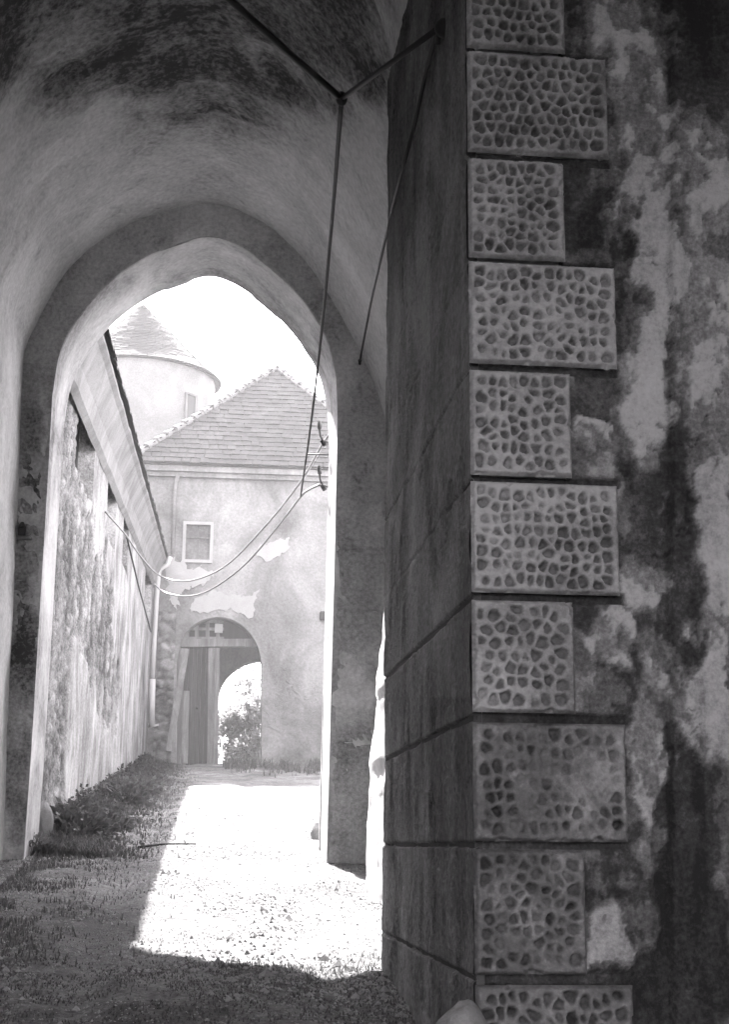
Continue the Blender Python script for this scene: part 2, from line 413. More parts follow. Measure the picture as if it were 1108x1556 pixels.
def fcalc(p):
    """layers of old plaster: bare masonry, grey coat, pale lime coat - each flaked off with a broken edge"""
    k = (round(p.x, 4), round(p.z, 4))
    if k in FC: return FC[k]
    px, py = to_px((p.x, YP0, p.z)); x, z = p.x, p.z
    w = 34*fbm(x*6, z*5, 1, 5); w2 = 34*fbm(x*6, z*5, 40, 5)
    b = blobs(px+w, py+w2, FB)
    n = fbm(x*5, z*3.5, 9, 6); n2 = fbm(x*22, z*16, 19, 4)
    q = .34 + b + .26*n + .10*n2
    s = .22 + .16*sst(.3, .33, q) + .12*sst(.44, .46, q) + .22*sst(.6, .63, q) + .07*n2 + .10*(q-.4)
    h = .006*sst(.3, .33, q) + .007*sst(.44, .46, q) + .008*sst(.6, .63, q) + .003*n2 + .004*n
    cr = abs(fbm(x*2.2, z*1.5, 77, 5)); c = sst(.014, 0, cr)*sst(-.1, .15, fbm(x*1.5, z*1.5, 5, 2)); h -= .008*c; s -= .25*c
    s -= .12*sst(.5, .9, fbm(x*14, z*2.2, 33, 4)+.3)          # run-down streaks
    vd = 1016 + 7*fbm(z*4, x, 3, 4); ed = sst(vd, vd+5, px)
    h += .028*ed; s -= .16*sst(9, 0, abs(px-vd-1))*(.5+.5*sst(-.2, .2, nz(z*3, 5)))
    if py > 1240: s -= .10*sst(1240, 1420, py+w)
    if py < 60: s -= .06  # foot and top darker: grime low down, light falloff put into the tone
    for a, c2 in zip(bl, bl[1:]):
        if a[2]+.004 > z > c2[3]-.004 and x < max(a[1], c2[1])+.01: h = -.012; s = .12 + .1*n2
    for c2 in bl:
        if c2[2]+.006 < z < c2[3]-.006 and x < c2[1]-.008: h = -.04
    FC[k] = (h, min(1, max(.02, s))); return FC[k]
def ftone(u, v, p): return fcalc(p)[1]
def fh(u, v, p): return fcalc(p)[0]
# plastered wall beside the quoins
zlo, zhi, xhi = -1.25, 4.0, 2.1
field('plaster_wall', (PX+.03, YP0, zlo), (1, 0, 0), (0, 0, 1), xhi-PX-.03, zhi-zlo, .0085, fh, ftone, M['front'], pier)

def make_block(x0, x1, z0, z1, idx):
    w = x1-x0; h = z1-z0; rnd = random.Random(idx*13+5)
    cols = [None]; sx = .036; n = max(3, int((w-.045)/sx)); m = max(3, int((h-.04)/.041))
    pts = []
    for j in range(m):
        for i in range(n):
            jit = .24 if idx in (1, 0) else .36
            pts.append((.024+(w-.048)*(i+.5+rnd.uniform(-jit, jit)+(.22 if j % 2 else -.22)*(idx in (0, 1, 6)))/n, .022+(h-.044)*(j+.5+rnd.uniform(-jit, jit))/m))
    worn = {6: .3, 7: .65, 8: .4}.get(idx, 0)
    base = {0: .34, 1: .38, 2: .44, 3: .54, 4: .50, 5: .52, 6: .42, 7: .18, 8: .14, 9: .18}[idx]  # darker at top and bottom: fading light painted in, lower blocks grimy too
    dep = [rnd.uniform(.55, 1.0) for _ in pts]; size = [rnd.uniform(.7, 1.15) for _ in pts]; RA = (.42, .85) if idx in (0, 1, 2, 9) else (.38, .72)
    def val(u, v):
        uu = u + .005*nz(u*45, v*45, idx) + .003*nz(u*130, v*130, idx+9); vv = v + .005*nz(u*45, v*45, idx+50) + .003*nz(u*130, v*130, idx+70)
        d1, d2, k = cells(pts, uu, vv); e = (d2-d1)/.037
        pit = sst(.10, .62, e*size[k])*(1-sst(RA[0], RA[1], d1/.037/size[k]))*dep[k]
        edge = min(u, w-u, v, h-v); pit *= sst(.012, .024, edge + .004*nz(u*40, v*40, 3))
        wn = worn*(.75+1.1*fbm(u*7, v*7, idx*3, 4)); return pit*max(.1, 1-max(0, wn)), edge
    def hh(u, v, p):
        pit, edge = val(u, v); ch = fbm(u*14, v*14, idx*7, 4)
        e2 = edge - .02*max(0, ch-.1) - .003*nz(u*90, v*90, idx)
        return .024 - .034*pit - .022*(1-sst(0, .010, e2)) + .003*fbm(u*50, v*50, idx, 4) + .004*fbm(u*9, v*9, idx+4, 3)*(1+worn*2) - .014*sst(.5, .62, ch)*sst(.03, .01, edge)
    def tt(u, v, p):
        pit, edge = val(u, v)
        s = base - .06 + .40*(1-pit) + .15*fbm(u*7, v*7, idx*5, 5) + .07*fbm(u*40, v*40, idx*5, 3) - .09*(pit > .3)  # pits darker: patina plus their shade put into the tone
        s -= .10*(1-sst(0, .014, edge+.006*nz(u*30, v*30, 8)))
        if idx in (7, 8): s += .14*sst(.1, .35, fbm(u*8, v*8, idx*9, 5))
        return min(1, max(0, s))
    x0 -= .006; w += .006
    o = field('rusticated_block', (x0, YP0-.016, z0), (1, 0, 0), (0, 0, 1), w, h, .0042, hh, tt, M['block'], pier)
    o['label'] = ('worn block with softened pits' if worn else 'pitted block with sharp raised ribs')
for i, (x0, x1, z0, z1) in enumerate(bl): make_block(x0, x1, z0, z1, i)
# dressed backs of the blocks (return onto the side face) and dark joints between
joints = [(a[2]+b[3])/2 for a, b in zip(bl, bl[1:])]
def side_h(u, v, p):
    # u runs from the far corner towards the near corner
    h = .004*fbm(p.y*3, p.z*3, 1, 4) + .003*fbm(p.y*16, p.z*5, 6, 3)
    for k, zj in enumerate(joints):
        w = 1.0 if k >= 5 else (.25 + .5*sst(1.7, 2.4, u))
        if k == 3: w = .5
        h -= .016*w*(1-sst(.004, .011, abs(p.z-zj+.004*nz(p.y*4, k*3.1)))) * (1 if nz(p.y*1.3, k*9.7) > -.35 else .3)
    pl = fbm(p.y*1.7, p.z*.8, 31, 4); h += .006*sst(.1, .12, pl) + .006*sst(.0, .5, fbm(p.y*7, p.z*3, 41, 4))
    ed = min(1, (YP1-p.y)/.03); 
    return h - .02*(1-ed)**2
def side_t(u, v, p):
    s = .5 + .14*fbm(p.y*3, p.z*.9, 12, 6) + .09*fbm(p.y*9, p.z*4, 3, 5) + .1*fbm(p.y*2, p.z*2, 30, 4)
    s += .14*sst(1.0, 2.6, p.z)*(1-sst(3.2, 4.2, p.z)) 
    ci = sum(p.z < zj for zj in joints); s += (.07*nz(ci*3.7, 1.1) if ci >= 5 else 0) - .30*sst(2.35, 3.3, p.z + .35*fbm(p.y*1.5, p.z, 8, 4))  # tone darkens towards the top, the shade up there put into the colour
    s -= .2*sst(.012, 0, abs(fbm(p.y*1.1, p.z*.5, 90, 5)))
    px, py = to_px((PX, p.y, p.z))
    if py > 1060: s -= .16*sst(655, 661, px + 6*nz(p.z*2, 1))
    pl = fbm(p.y*1.7, p.z*.8, 31, 4); s += .1*sst(.1, .12, pl)
    if p.y < 4.62: s += .12
    return min(1, max(0, s))
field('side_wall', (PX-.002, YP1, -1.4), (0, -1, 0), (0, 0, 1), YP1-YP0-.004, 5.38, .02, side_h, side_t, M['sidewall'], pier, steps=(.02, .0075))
bm = bmesh.new(); box(bm, (PX+.004, YP0+.014, -1.4), (PX+.03, YP1-.01, 4.0)); finish('corner_core', bm, M['dim'], pier)

# added hall round the camera, out of view, its opening shaped to control light
hall = thing('added_light_hall', 'added unseen hall around the viewer that limits the light on pier and vault', 'hall', (0, -1, -1.5))
bm = slab([(-4.4, -2.6), (4.4, -2.6), (4.4, 8.2), (-4.4, 8.2)], [[(-3.6, -2.4), (3.6, -2.4), (3.6, 2.8), (2.2, 3.5), (0, 3.8), (-2.2, 3.5), (-3.6, 2.8)]], -4.0, -3.4)
finish('rear_wall', bm, M['archface'], hall)  # rear wall of the added hall, unseen
bm = bmesh.new(); box(bm, (-4.4, -3.39, -2.6), (-3.7, YP0+.02, 8)); finish('side_wall', bm, M['archface'], hall)
bm = bmesh.new(); box(bm, (3.7, -3.39, -2.6), (4.4, YP0+.02, 8)); finish('side_wall', bm, M['archface'], hall)
bm = bmesh.new(); box(bm, (-3.69, -3.39, 4.3), (3.69, YP0+.02, 6.9)); finish('added_ceiling', bm, M['archface'], hall)

# ------------------------------------------------------------------ courtyard: left range
WX = -1.42
left = thing('courtyard_range', 'long weathered plaster building along the left of the courtyard with an overhanging tiled eave', 'building', (WX-2, 21, 1))
def ez(Y): return 4.62 + (6.02-4.62)*(Y-12.58)/(31-12.58)         # eave height
wins = []    # (Y0, Y1, z0, z1)
for (x0, x1, y0, y1) in [(121, 144, 590, 745), (163, 177, 700, 828), (187, 195, 755, 872), (219, 229, 860, 950)]:
    a = at(x0, (y0+y1)/2, X=WX); b = at(x1, (y0+y1)/2, X=WX); c = (a.y+b.y)/2
    t = at((x0+x1)/2, y0, X=WX); u = at((x0+x1)/2, y1, X=WX)
    wins.append((a.y, b.y, u.z, t.z))
rf = rubble_fn(.13, .035, 3)
Y0c, Y1c = YB+.003, 31.0
def c_bare(p):
    # where the plaster has come off: near end strip and a big ragged patch
    b = sst(14.15, 13.95, p.y + .22*fbm(p.y*2, p.z*2.5, 5, 4))
    px, py = to_px((WX, p.y, p.z))
    b = max(b, sst(.0, .25, blobs(px, py + 40*fbm(p.y*1.5, p.z*2, 8, 4), [(120, 850, 24, 130, .7), (145, 930, 26, 110, .8), (165, 1040, 18, 70, .6)]) + .5*fbm(p.y*1.4, p.z*3, 3, 5) - .35))
    return b
def c_h(u, v, p):
    b = c_bare(p); r, kk, e = rf(p.y + .06*fbm(p.y*5, p.z*5, 3, 2), p.z + .06*fbm(p.y*5, p.z*5, 8, 2))
    h = (1-b)*(.01*fbm(p.y*1.2, p.z*1.2, 2, 4)) + b*(-.05 + r)
    for (a, bb, z0, z1) in wins:
        if a < p.y < bb and z0 < p.z < z1: h = -.28
    return h
def c_t(u, v, p):
    b = c_bare(p); r, kk, e = rf(p.y + .06*fbm(p.y*5, p.z*5, 3, 2), p.z + .06*fbm(p.y*5, p.z*5, 8, 2))
    s = (1-b)*(.58 + .2*fbm(p.y*1.5, p.z*.8, 4, 5) + .16*fbm(p.y*5, p.z*4, 14, 4)) + b*(.18 + .42*kk*sst(.05, .3, e))
    s += .1*sst(.0, 1.2, p.z-g0(p.y))-.08
    return min(1, max(0, s))
field('wall', (WX, Y0c, -.4), (0, 1, 0), (0, 0, 1), Y1c-Y0c, 6.9, .05, c_h, c_t, M['court'], left,
      keep=lambda u, v: -.4+v < ez(Y0c+u)-.05, steps=(.05, .04))
bm = bmesh.new()
box(bm, (-7.5, YB+.01, -1), (-7.2, 31, 6.4)); box(bm, (WX-.32, YB+.01, -1), (WX-.3, 30.9, 4.4)); box(bm, (-7.5, 30.7, -1), (WX-.31, 30.99, 6))
finish('inner_wall', bm, M['archface'], left)
for (a, b, z0, z1) in wins:
    bm = bmesh.new(); w = .06
    for q in ((a, a+w, z0, z1), (b-w, b, z0, z1), (a+w, b-w, z0, z0+w), (a+w, b-w, z1-w, z1), ((a+b)/2-.02, (a+b)/2+.02, z0+w, z1-w)):
        box(bm, (WX-.24, q[0], q[2]), (WX-.17, q[1], q[3]))
    f = finish('window_frame', bm, M['wood'], left)
    bm = bmesh.new(); box(bm, (WX-.215, a+w, z0+w), (WX-.205, b-w, z1-w)); finish('pane', bm, M['glass'], f)
# cove cornice under the eave
EX = -1.155
bm = bmesh.new(); rows = []
for j in range(0, 61):
    Y = YB+.01 + (31.0-YB-.01)*j/60; e = ez(Y) + .02*nz(Y*1.3, 3); row = []
    for (dx, dz) in ((0.005, -.62), (.06, -.55), (.1, -.38), (.17, -.22), (.22, -.1), (.265, -.05), (.265, -.004), (-.3, -.004)):
        row.append(bm.verts.new((WX+dx + .008*nz(Y*2, dz*8), Y, e+dz + .01*nz(Y*3, dx*9))))
    rows.append(row)
for a, b in zip(rows, rows[1:]):
    for i in range(7): bm.faces.new((a[i], a[i+1], b[i+1], b[i]))
M['cove'] = stone_mat('cove_plaster', .08, .2, .32, 2.2, .1, .5, .5, .6)
finish('cornice', bm, M['cove'], left)
# tiled roof of the range: real overlapping tiles along the eave
bm = bmesh.new(); rnd = random.Random(2)
for r in range(7):
    Y = YB+.05
    while Y < 31.15:
        w = .19; e = ez(Y); dz = .16*r; x0 = EX + .045 - .17*r + rnd.uniform(-.012, .012); zz = e + .035 + dz + rnd.uniform(-.008, .008)
        a = [(x0, Y+.005, zz), (x0, Y+w-.005, zz+.008), (x0-.26, Y+w-.005, zz+.235), (x0-.26, Y+.005, zz+.23)]
        v0 = [bm.verts.new(p) for p in a]; v1 = [bm.verts.new((p[0], p[1], p[2]+.022)) for p in a]
        bm.faces.new(v0[::-1]); bm.faces.new(v1)
        for k in range(4): bm.faces.new((v0[k], v0[(k+1) % 4], v1[(k+1) % 4], v1[k]))
        Y += w
rf_ = finish('roof', bm, M['tile'], left)
bm = bmesh.new()
v = [bm.verts.new(p) for p in ((EX-.9, YB, ez(YB)+.85), (EX-.9, 31.1, ez(31.1)+.85), (-4.4, 31.1, ez(31.1)+4.2), (-4.4, YB, ez(YB)+4.2), (-7.8, 31.1, ez(31.1)+.6), (-7.8, YB, ez(YB)+.6),
                                (EX-.0, YB, ez(YB)-.01), (EX-.0, 31.1, ez(31.1)-.01))]
bm.faces.new((v[0], v[1], v[2], v[3])); bm.faces.new((v[3], v[2], v[4], v[5])); bm.faces.new((v[6], v[7], v[1], v[0])); bm.faces.new((v[7], v[6], v[5], v[4])); bm.faces.new((v[1], v[7], v[4], v[2]))
finish('roof_deck', bm, M['tile'], left)

# downpipe at the far end of the range
pp = [at(258, 846, 30.4), at(254, 858, 30.4), at(243, 864, 30.4), at(240, 874, 30.4), at(238, 900, 30.4), at(234, 970, 30.4), at(231, 1030, 30.4)]
bm = bmesh.new(); tube(bm, pp, .055, 10)
dp = finish('downpipe', bm, M['zinc'], None, True, 'pale zinc downpipe with a swan neck at the far corner of the left building', 'downpipe', org=at(230, 1030, 30.4))
bm = bmesh.new(); tube(bm, [at(231, 1032, 30.4), at(229.5, 1104, 30.4)], .07, 10); finish('lower_pipe', bm, M['zinc'], dp, True)
bm = bmesh.new(); beam(bm, at(228, 1104, 30.4), at(241, 1101, 30.4), .04, .04); finish('bracket', bm, M['zinc'], dp)

# ------------------------------------------------------------------ far gate building
YG = 31.2
gate = thing('gate_building', 'hazy far gatehouse with pyramid tiled roof and arched gateway across the courtyard', 'building', (1.2, YG+2.5, 1.8))
gp = [(268, 1200), (268, 1010), (272, 985), (281, 962), (297, 947), (318, 939), (340, 938), (362, 946), (380, 962), (392, 983), (398, 1008), (398, 1200)]
gh = [at(x, y, YG) for x, y in gp]; gh3 = spline([Vector((p.x, p.z, 0)) for p in gh[1:-1]], 4)
ghole = [(gh[0].x, .8)] + [(v.x, v.y) for v in gh3] + [(gh[-1].x, .8)]
we = at(283, 797, YG), at(318, 851, YG)
whole = [(we[0].x, we[0].z), (we[1].x, we[0].z), (we[1].x, we[1].z), (we[0].x, we[1].z)]
ezg = at(370, 716, YG).z
XL, XR = at(212, 716, YG).x, at(600, 716, YG).x
print('gate', XL, XR, ezg, 'ground', at(330, 1160, YG).z, 'wins', wins)
bm = slab([(XL-1.5, .6), (XR, .6), (XR, ezg), (XL-1.5, ezg)], [ghole, whole], YG, YG+.7)
finish('wall', bm, M['facade'], gate)
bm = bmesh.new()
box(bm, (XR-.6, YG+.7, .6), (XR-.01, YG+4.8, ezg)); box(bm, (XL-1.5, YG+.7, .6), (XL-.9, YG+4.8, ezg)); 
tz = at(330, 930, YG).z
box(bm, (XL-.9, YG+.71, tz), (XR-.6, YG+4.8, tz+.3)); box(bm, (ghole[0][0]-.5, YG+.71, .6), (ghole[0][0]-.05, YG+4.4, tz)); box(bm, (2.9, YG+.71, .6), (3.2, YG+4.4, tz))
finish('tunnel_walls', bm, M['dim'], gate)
YR = YG+4.4
bp = [(331, 1200), (331, 1062), (338, 1040), (352, 1022), (374, 1008), (400, 1003), (426, 1008), (448, 1022), (462, 1040), (469, 1062), (469, 1200)]
bh = [at(x, y, YR) for x, y in bp]; bh3 = spline([Vector((p.x, p.z, 0)) for p in bh[1:-1]], 4)
bhole = [(bh[0].x, .8)] + [(v.x, v.y) for v in bh3] + [(bh[-1].x, .8)]
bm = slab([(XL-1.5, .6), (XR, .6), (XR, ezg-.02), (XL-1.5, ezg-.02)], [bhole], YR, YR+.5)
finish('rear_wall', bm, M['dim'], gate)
# eaves board, window, ragged plaster
bm = bmesh.new(); box(bm, (XL-.2, YG-.22, ezg-.1), (XR+.2, YG-.002, ezg+.03)); box(bm, (XL-.2, YG-.12, ezg-.2), (XR+.2, YG-.003, ezg-.102)); finish('cornice', bm, M['facade'], gate)
bm = bmesh.new(); (xa, xb, za, zb) = (we[0].x, we[1].x, we[1].z, we[0].z); w = .07
for q in ((xa-w, xa, za-w, zb+w), (xb, xb+w, za-w, zb+w), (xa, xb, za-w, za), (xa, xb, zb, zb+w)): box(bm, (q[0], YG-.03, q[2]), (q[1], YG+.12, q[3]))
wf = finish('window_frame', bm, M['patch'], gate)
bm = bmesh.new(); box(bm, (xa, YG+.1, za), (xb, YG+.12, zb)); finish('shutter', bm, M['facade'], wf)
bm = bmesh.new(); box(bm, ((xa+xb)/2-.02, YG+.07, za), ((xa+xb)/2+.02, YG+.095, zb)); box(bm, (xa, YG+.07, (za+zb)/2+.1), (xb, YG+.09, (za+zb)/2+.14)); finish('glazing_bar', bm, M['wood'], wf)
def ragged(px, name='plaster_patch', mat='patch', thick=.025, y=YG, amp=5, lab=None):
    pts = [Vector((*p, 0)) for p in px]; out = []
    for i in range(len(pts)):
        a, b = pts[i], pts[(i+1) % len(pts)]; n = max(2, int((b-a).length/2))
        for k in range(n):
            c = a.lerp(b, k/n); q = at(c.x + amp*fbm(c.x*.11, c.y*.11, 3, 4), c.y + amp*fbm(c.x*.11, c.y*.11, 9, 4), y); out.append((q.x, q.z))
    o = finish(name, slab(out, [], y-thick, y-.001), M[mat], gate)
    if lab: o['label'] = lab
ragged([(345, 905), (378, 905), (393, 896), (389, 912), (383, 938), (360, 932), (344, 926), (300, 932), (285, 925), (300, 908), (325, 898)], lab='pale plaster patch above the gateway')
ragged([(395, 830), (440, 815), (437, 838), (405, 852), (390, 845)])
ragged([(250, 845), (285, 858), (325, 870), (310, 890), (280, 895), (268, 930), (255, 905)], amp=8)
ragged([(405, 1060), (430, 1050), (445, 1090), (425, 1115), (408, 1105)], mat='facade', amp=7)
ragged([(430, 1000), (480, 990), (490, 1050), (455, 1065), (440, 1040)], mat='facade', amp=9)
# rubble left of the gateway
_rg = rubble_fn(.2, .06, 9, 1.5)
def rg(u, v): return _rg(u + .07*fbm(u*5, v*5, 3, 3), v + .07*fbm(u*5, v*5, 8, 3))
o = at(230, 1190, YG); p2 = at(268, 930, YG)
field('rubble_masonry', (o.x, YG-.004, .9), (1, 0, 0), (0, 0, 1), p2.x-o.x, p2.z-.9, .035, lambda u, v, p: rg(u, v)[0]*(.35+.65*sst(-.3, .2, fbm(p.x*2, p.z*2, 2, 3))),
      lambda u, v, p: min(1, .08+.4*rg(u, v)[1]*sst(.05, .3, rg(u, v)[2])+.2*fbm(u*6, v*6, 4, 4)+.08), M['rubble'], gate)
# roof with real tiles
cx, cy = (XL+XR)/2, YG+(XR-XL)/2
ap = at(421, 562, cy); print('apex', ap, 'cx', cx, cy)
apex = Vector((ap.x, cy, ap.z)); hw = (XR-XL)/2 + .28
corners = [Vector((cx-hw, YG-.3, ezg+.03)), Vector((cx+hw, YG-.3, ezg+.03)), Vector((cx+hw, YG-.3+2*hw, ezg+.03)), Vector((cx-hw, YG-.3+2*hw, ezg+.03))]
bm = bmesh.new(); vv = [bm.verts.new(c) for c in corners]; va = bm.verts.new(apex - Vector((0, 0, .05)))
for k in range(4): bm.faces.new((vv[k], vv[(k+1) % 4], va))
bm.faces.new(vv[::-1]); roof = finish('roof', bm, M['tile'], gate)
bm = bmesh.new(); rnd = random.Random(11)
def tile(bm, p, u, d, n, w, l, th=.03):
    q = [p, p+u*w, p+u*w+d*l, p+d*l]; lift = [n*.034, n*.034, n*.01, n*.01]
    v0 = [bm.verts.new(a+b) for a, b in zip(q, lift)]; v1 = [bm.verts.new(a+b+n*th) for a, b in zip(q, lift)]
    bm.faces.new(v0[::-1]); bm.faces.new(v1)
    for k in range(4): bm.faces.new((v0[k], v0[(k+1) % 4], v1[(k+1) % 4], v1[k]))
for f in range(4):
    a, b = corners[f], corners[(f+1) % 4]; u = (b-a).normalized(); mid_ = (a+b)/2; d = apex-mid_; L = d.length; d.normalize(); n = u.cross(d).normalized()
    W = (b-a).length; nrow = int(L/.2)
    for r in range(nrow):
        t = r/nrow; half = W/2*(1-t); cnt = int(2*half/.2)+1; st = mid_ + d*(L*t)
        for k in range(cnt):
            xo = -half + 2*half*k/cnt + rnd.uniform(-.008, .008)
            tile(bm, st + u*(xo+(.0 if r % 2 else .03)) + n*rnd.uniform(0, .016), u, d, n, 2*half/cnt-.012, .26)
finish('roof_tiles', bm, M['tile'], roof)
bm = bmesh.new()
for c in corners:
    d = apex-c; n = int(d.length/.33)
    for k in range(n):
        p = c + d*(k/n); q = c + d*((k+1.15)/n); tube(bm, [p+Vector((0, 0, .06)), q+Vector((0, 0, .03))], .11, 8, .075)
finish('ridge_tiles', bm, M['tower'], roof)
# facade downpipe
bm = bmesh.new(); tube(bm, [at(270, 722, YG-.1), at(266, 735, YG-.08), at(264, 780, YG-.08), at(262, 842, YG-.08)], .045, 8)
finish('rain_pipe', bm, M['facade'], gate, True)

# timber gate set in the far gateway
YT = YG+.42
tg = thing('timber_gate', 'grey timber gate frame with lattice fanlight and dark closed leaf inside the far gateway', 'gate', at(300, 1160, YT))
def pb(name, a, b, w, mat='wood', y=YT, d=.1, par=None, **k):
    bm = bmesh.new(); beam(bm, at(*a, y), at(*b, y), w, d, up=(0, 1, 0), **k); return finish(name, bm, M[mat], par or tg)
pb('transom_beam', (268, 978), (398, 977), d=.2, w=.17)
pb('post', (322, 985), (320, 1163), .16); pb('post', (330, 985), (328, 1163), .1, y=YT-.07); pb('post', (274, 985), (272, 1163), .12)
lat = tg
bm = bmesh.new()
for x in (284, 299, 315, 331): beam(bm, at(x, 937, YT), at(x, 970, YT), .085, .07, up=(0, 1, 0))
for y in (945, 956, 970): beam(bm, at(268, y, YT), at(340, y, YT), .06, .085, up=(0, 1, 0))
finish('lattice_fanlight', bm, M['wood'], tg)
bm = bmesh.new(); a = at(332, 962, YT-.06); box(bm, (a.x-.09, YT-.12, a.z), (a.x+.09, YT-.05, a.z+.2), .005); finish('notice_board', bm, M['trim'], tg)
bm = bmesh.new(); a = at(274, 1165, YT+.06); b = at(320, 984, YT+.06)
n = 6
for k in range(n): box(bm, (a.x+(b.x-a.x)*k/n+.006, YT+.05+.004*(k % 2), a.z-.05), (a.x+(b.x-a.x)*(k+1)/n-.006, YT+.09, b.z), .004)
finish('door_leaf', bm, M['darkwood'], tg)
bm = bmesh.new(); a = at(299, 1075, YT+.03); box(bm, (a.x-.03, YT+.0, a.z-.03), (a.x+.03, YT+.05, a.z+.03), .01); finish('handle', bm, M['iron'], tg)
bm = bmesh.new(); a = at(340, 975, YT+.1); pts = [(268, 975), (268, 925), (400, 925), (400, 975)]
q = [at(x, y, YT+.12) for x, y in pts]; box(bm, (q[0].x, YT+.1, q[0].z), (q[2].x, YT+.13, q[2].z)); finish('fanlight_backing', bm, M['darkwood'], tg)
bm = bmesh.new(); beam(bm, at(283, 986, YG-.1), at(256, 1142, YG-.7), .13, .05, up=(0, 1, 0), seg=5, wob=.15)
finish('leaning_plank', bm, M['wood'], None, False, 'pale rough plank leaning against the left side of the far gateway', 'plank', org=at(256, 1142, YG-.7))
bm = bmesh.new(); beam(bm, at(283, 1050, YG-.12), at(280, 1160, YG-.3), .13, .05, up=(0, 1, 0), seg=4, wob=.2)
finish('short_plank', bm, M['wood'], None, False, 'short grey board standing upright behind the leaning plank', 'board', org=at(280, 1160, YG-.3))

# ------------------------------------------------------------------ round tower
YTW = 39.5
tc = at(210, 600, YTW); tr = abs(at(326, 610, YTW).x - tc.x)/1.0; tez = at(210, 585, YTW).z + .12
tower = thing('round_tower', 'pale round stone tower with conical tiled roof rising behind the gatehouse', 'tower', (tc.x, YTW, 1.8))
bm = bmesh.new(); N = 72; rows = []
for j in range(40):
    z = .5 + (tez-.5)*j/39
    rows.append([bm.verts.new((tc.x+(tr+.02*fbm(k*.4, z*2, 1, 3))*math.cos(2*math.pi*k/N), YTW+(tr+.02*fbm(k*.4, z*2, 1, 3))*math.sin(2*math.pi*k/N), z)) for k in range(N)])
for a, b in zip(rows, rows[1:]):
    for k in range(N): bm.faces.new((a[k], a[(k+1) % N], b[(k+1) % N], b[k]))
finish('wall', bm, M['tower'], tower, True)
tap = at(219, 461, YTW).z
bm = bmesh.new(); rnd = random.Random(4); NR = 34
prof = lambda t: (tr+.04)*(1-t)**1.0 + .09*max(0, 1-t*5)**2 + .02
for r in range(NR):
    t = r/NR; t2 = (r+1.35)/NR; z0 = tez-.02+(tap-tez)*(t+.0); z1 = tez-.02+(tap-tez)*min(1, t2); ra = prof(t); rb = prof(min(1, t2)); cnt = max(8, int(2*math.pi*ra/.22))
    for k in range(cnt):
        a0 = 2*math.pi*(k+.5*(r % 2))/cnt; a1 = a0 + 2*math.pi/cnt*.95; jj = rnd.uniform(0, .02)
        q = [(ra+.03+jj, a0, z0), (ra+.03+jj, a1, z0), (rb+.01, a1, z1), (rb+.01, a0, z1)]
        v0 = [bm.verts.new((tc.x+rr*math.cos(a), YTW+rr*math.sin(a), z)) for rr, a, z in q]; v1 = [bm.verts.new((tc.x+(rr-.04)*math.cos(a), YTW+(rr-.04)*math.sin(a), z-.03)) for rr, a, z in q]
        bm.faces.new(v0); bm.faces.new(v1[::-1])
        for i in range(4): bm.faces.new((v0[i], v0[(i+1) % 4], v1[(i+1) % 4], v1[i]))
roof_t = finish('roof', bm, M['slate'], tower)
bm = bmesh.new(); bmesh.ops.create_cone(bm, cap_ends=True, segments=48, radius1=tr+.1, radius2=.01, depth=tap-tez, matrix=Matrix.Translation((tc.x, YTW, (tap+tez)/2-.05)))
finish('roof_cone', bm, M['slate'], tower)
a = at(287, 602, YTW-tr*.7); b = at(299, 648, YTW-tr*.7); bm = bmesh.new()
ang = math.atan2(-.72, .70); wc = Vector((tc.x+tr*math.cos(ang), YTW+tr*math.sin(ang), (a.z+b.z)/2)); mm = Matrix.Translation(wc) @ Matrix.Rotation(ang, 4, 'Z')
def rbox(bm, m, s): bmesh.ops.create_cube(bm, size=1, matrix=m @ Matrix.Diagonal((*s, 1)))
rbox(bm, mm, (.06, .3, a.z-b.z)); wq = finish('window', bm, M['glass'], tower)
bm = bmesh.new()
for dy in (-.18, .18): rbox(bm, mm @ Matrix.Translation((.0, dy, 0)), (.12, .06, a.z-b.z+.1))
for dz in (-.5, .5): rbox(bm, mm @ Matrix.Translation((.0, 0, dz*(a.z-b.z+.06))), (.12, .3, .06))
finish('frame', bm, M['wood'], wq)

# courtyard wall on the right, beyond the archway (edge of the court)
cw = thing('courtyard_wall', 'plain plastered wall closing the right side of the courtyard', 'wall', (5.5, 21, 1))
bm = bmesh.new(); box(bm, (5.2, YB+.01, -1.5), (5.7, YG+.2, 4.2)); finish('wall', bm, M['facade'], cw)
bm = bmesh.new(); box(bm, (5.1, YB+.01, 4.2), (5.8, YG+.2, 4.32)); finish('coping', bm, M['tile'], cw)

# ------------------------------------------------------------------ cables, hooks, fittings
J = at(519, 150, 6.0); A0 = at(330, -18, 5.3)
def near_wall(px, py, Y=99):
    d = ray(px, py); return at(px, py, min(Y, (PX-.03)*d.y/d.x))
B0 = near_wall(668, 42)
def vlim(px, py, Y):                       # keep a hanging thing inside the vault
    pl = [(p.x, p.z) for p in vs]; y = 7.0
    while y < Y:
        q = at(px, py, y); ins_ = False
        for (x0, z0), (x1, z1) in zip(pl, pl[1:]+pl[:1]):
            if (z0 > q.z) != (z1 > q.z) and q.x < (x1-x0)*(q.z-z0)/(z1-z0)+x0: ins_ = not ins_
        if not ins_: return at(px, py, y-.08)
        y += .04
    return at(px, py, Y)
c = thing('forked_cable', 'thick black cable forking under the vault, its lower end hanging down into the courtyard', 'cable', J)
bm = bmesh.new(); tube(bm, [A0-(J-A0)*.4, A0, A0.lerp(J, .5)-Vector((0, 0, .004)), J], .0165, 8); finish('stay', bm, M['cable'], c, True)
bm = bmesh.new(); tube(bm, [J, J.lerp(B0, .5), B0], .0125, 8); finish('stay', bm, M['cable'], c, True)
E1 = at(457, 754, 12.6)
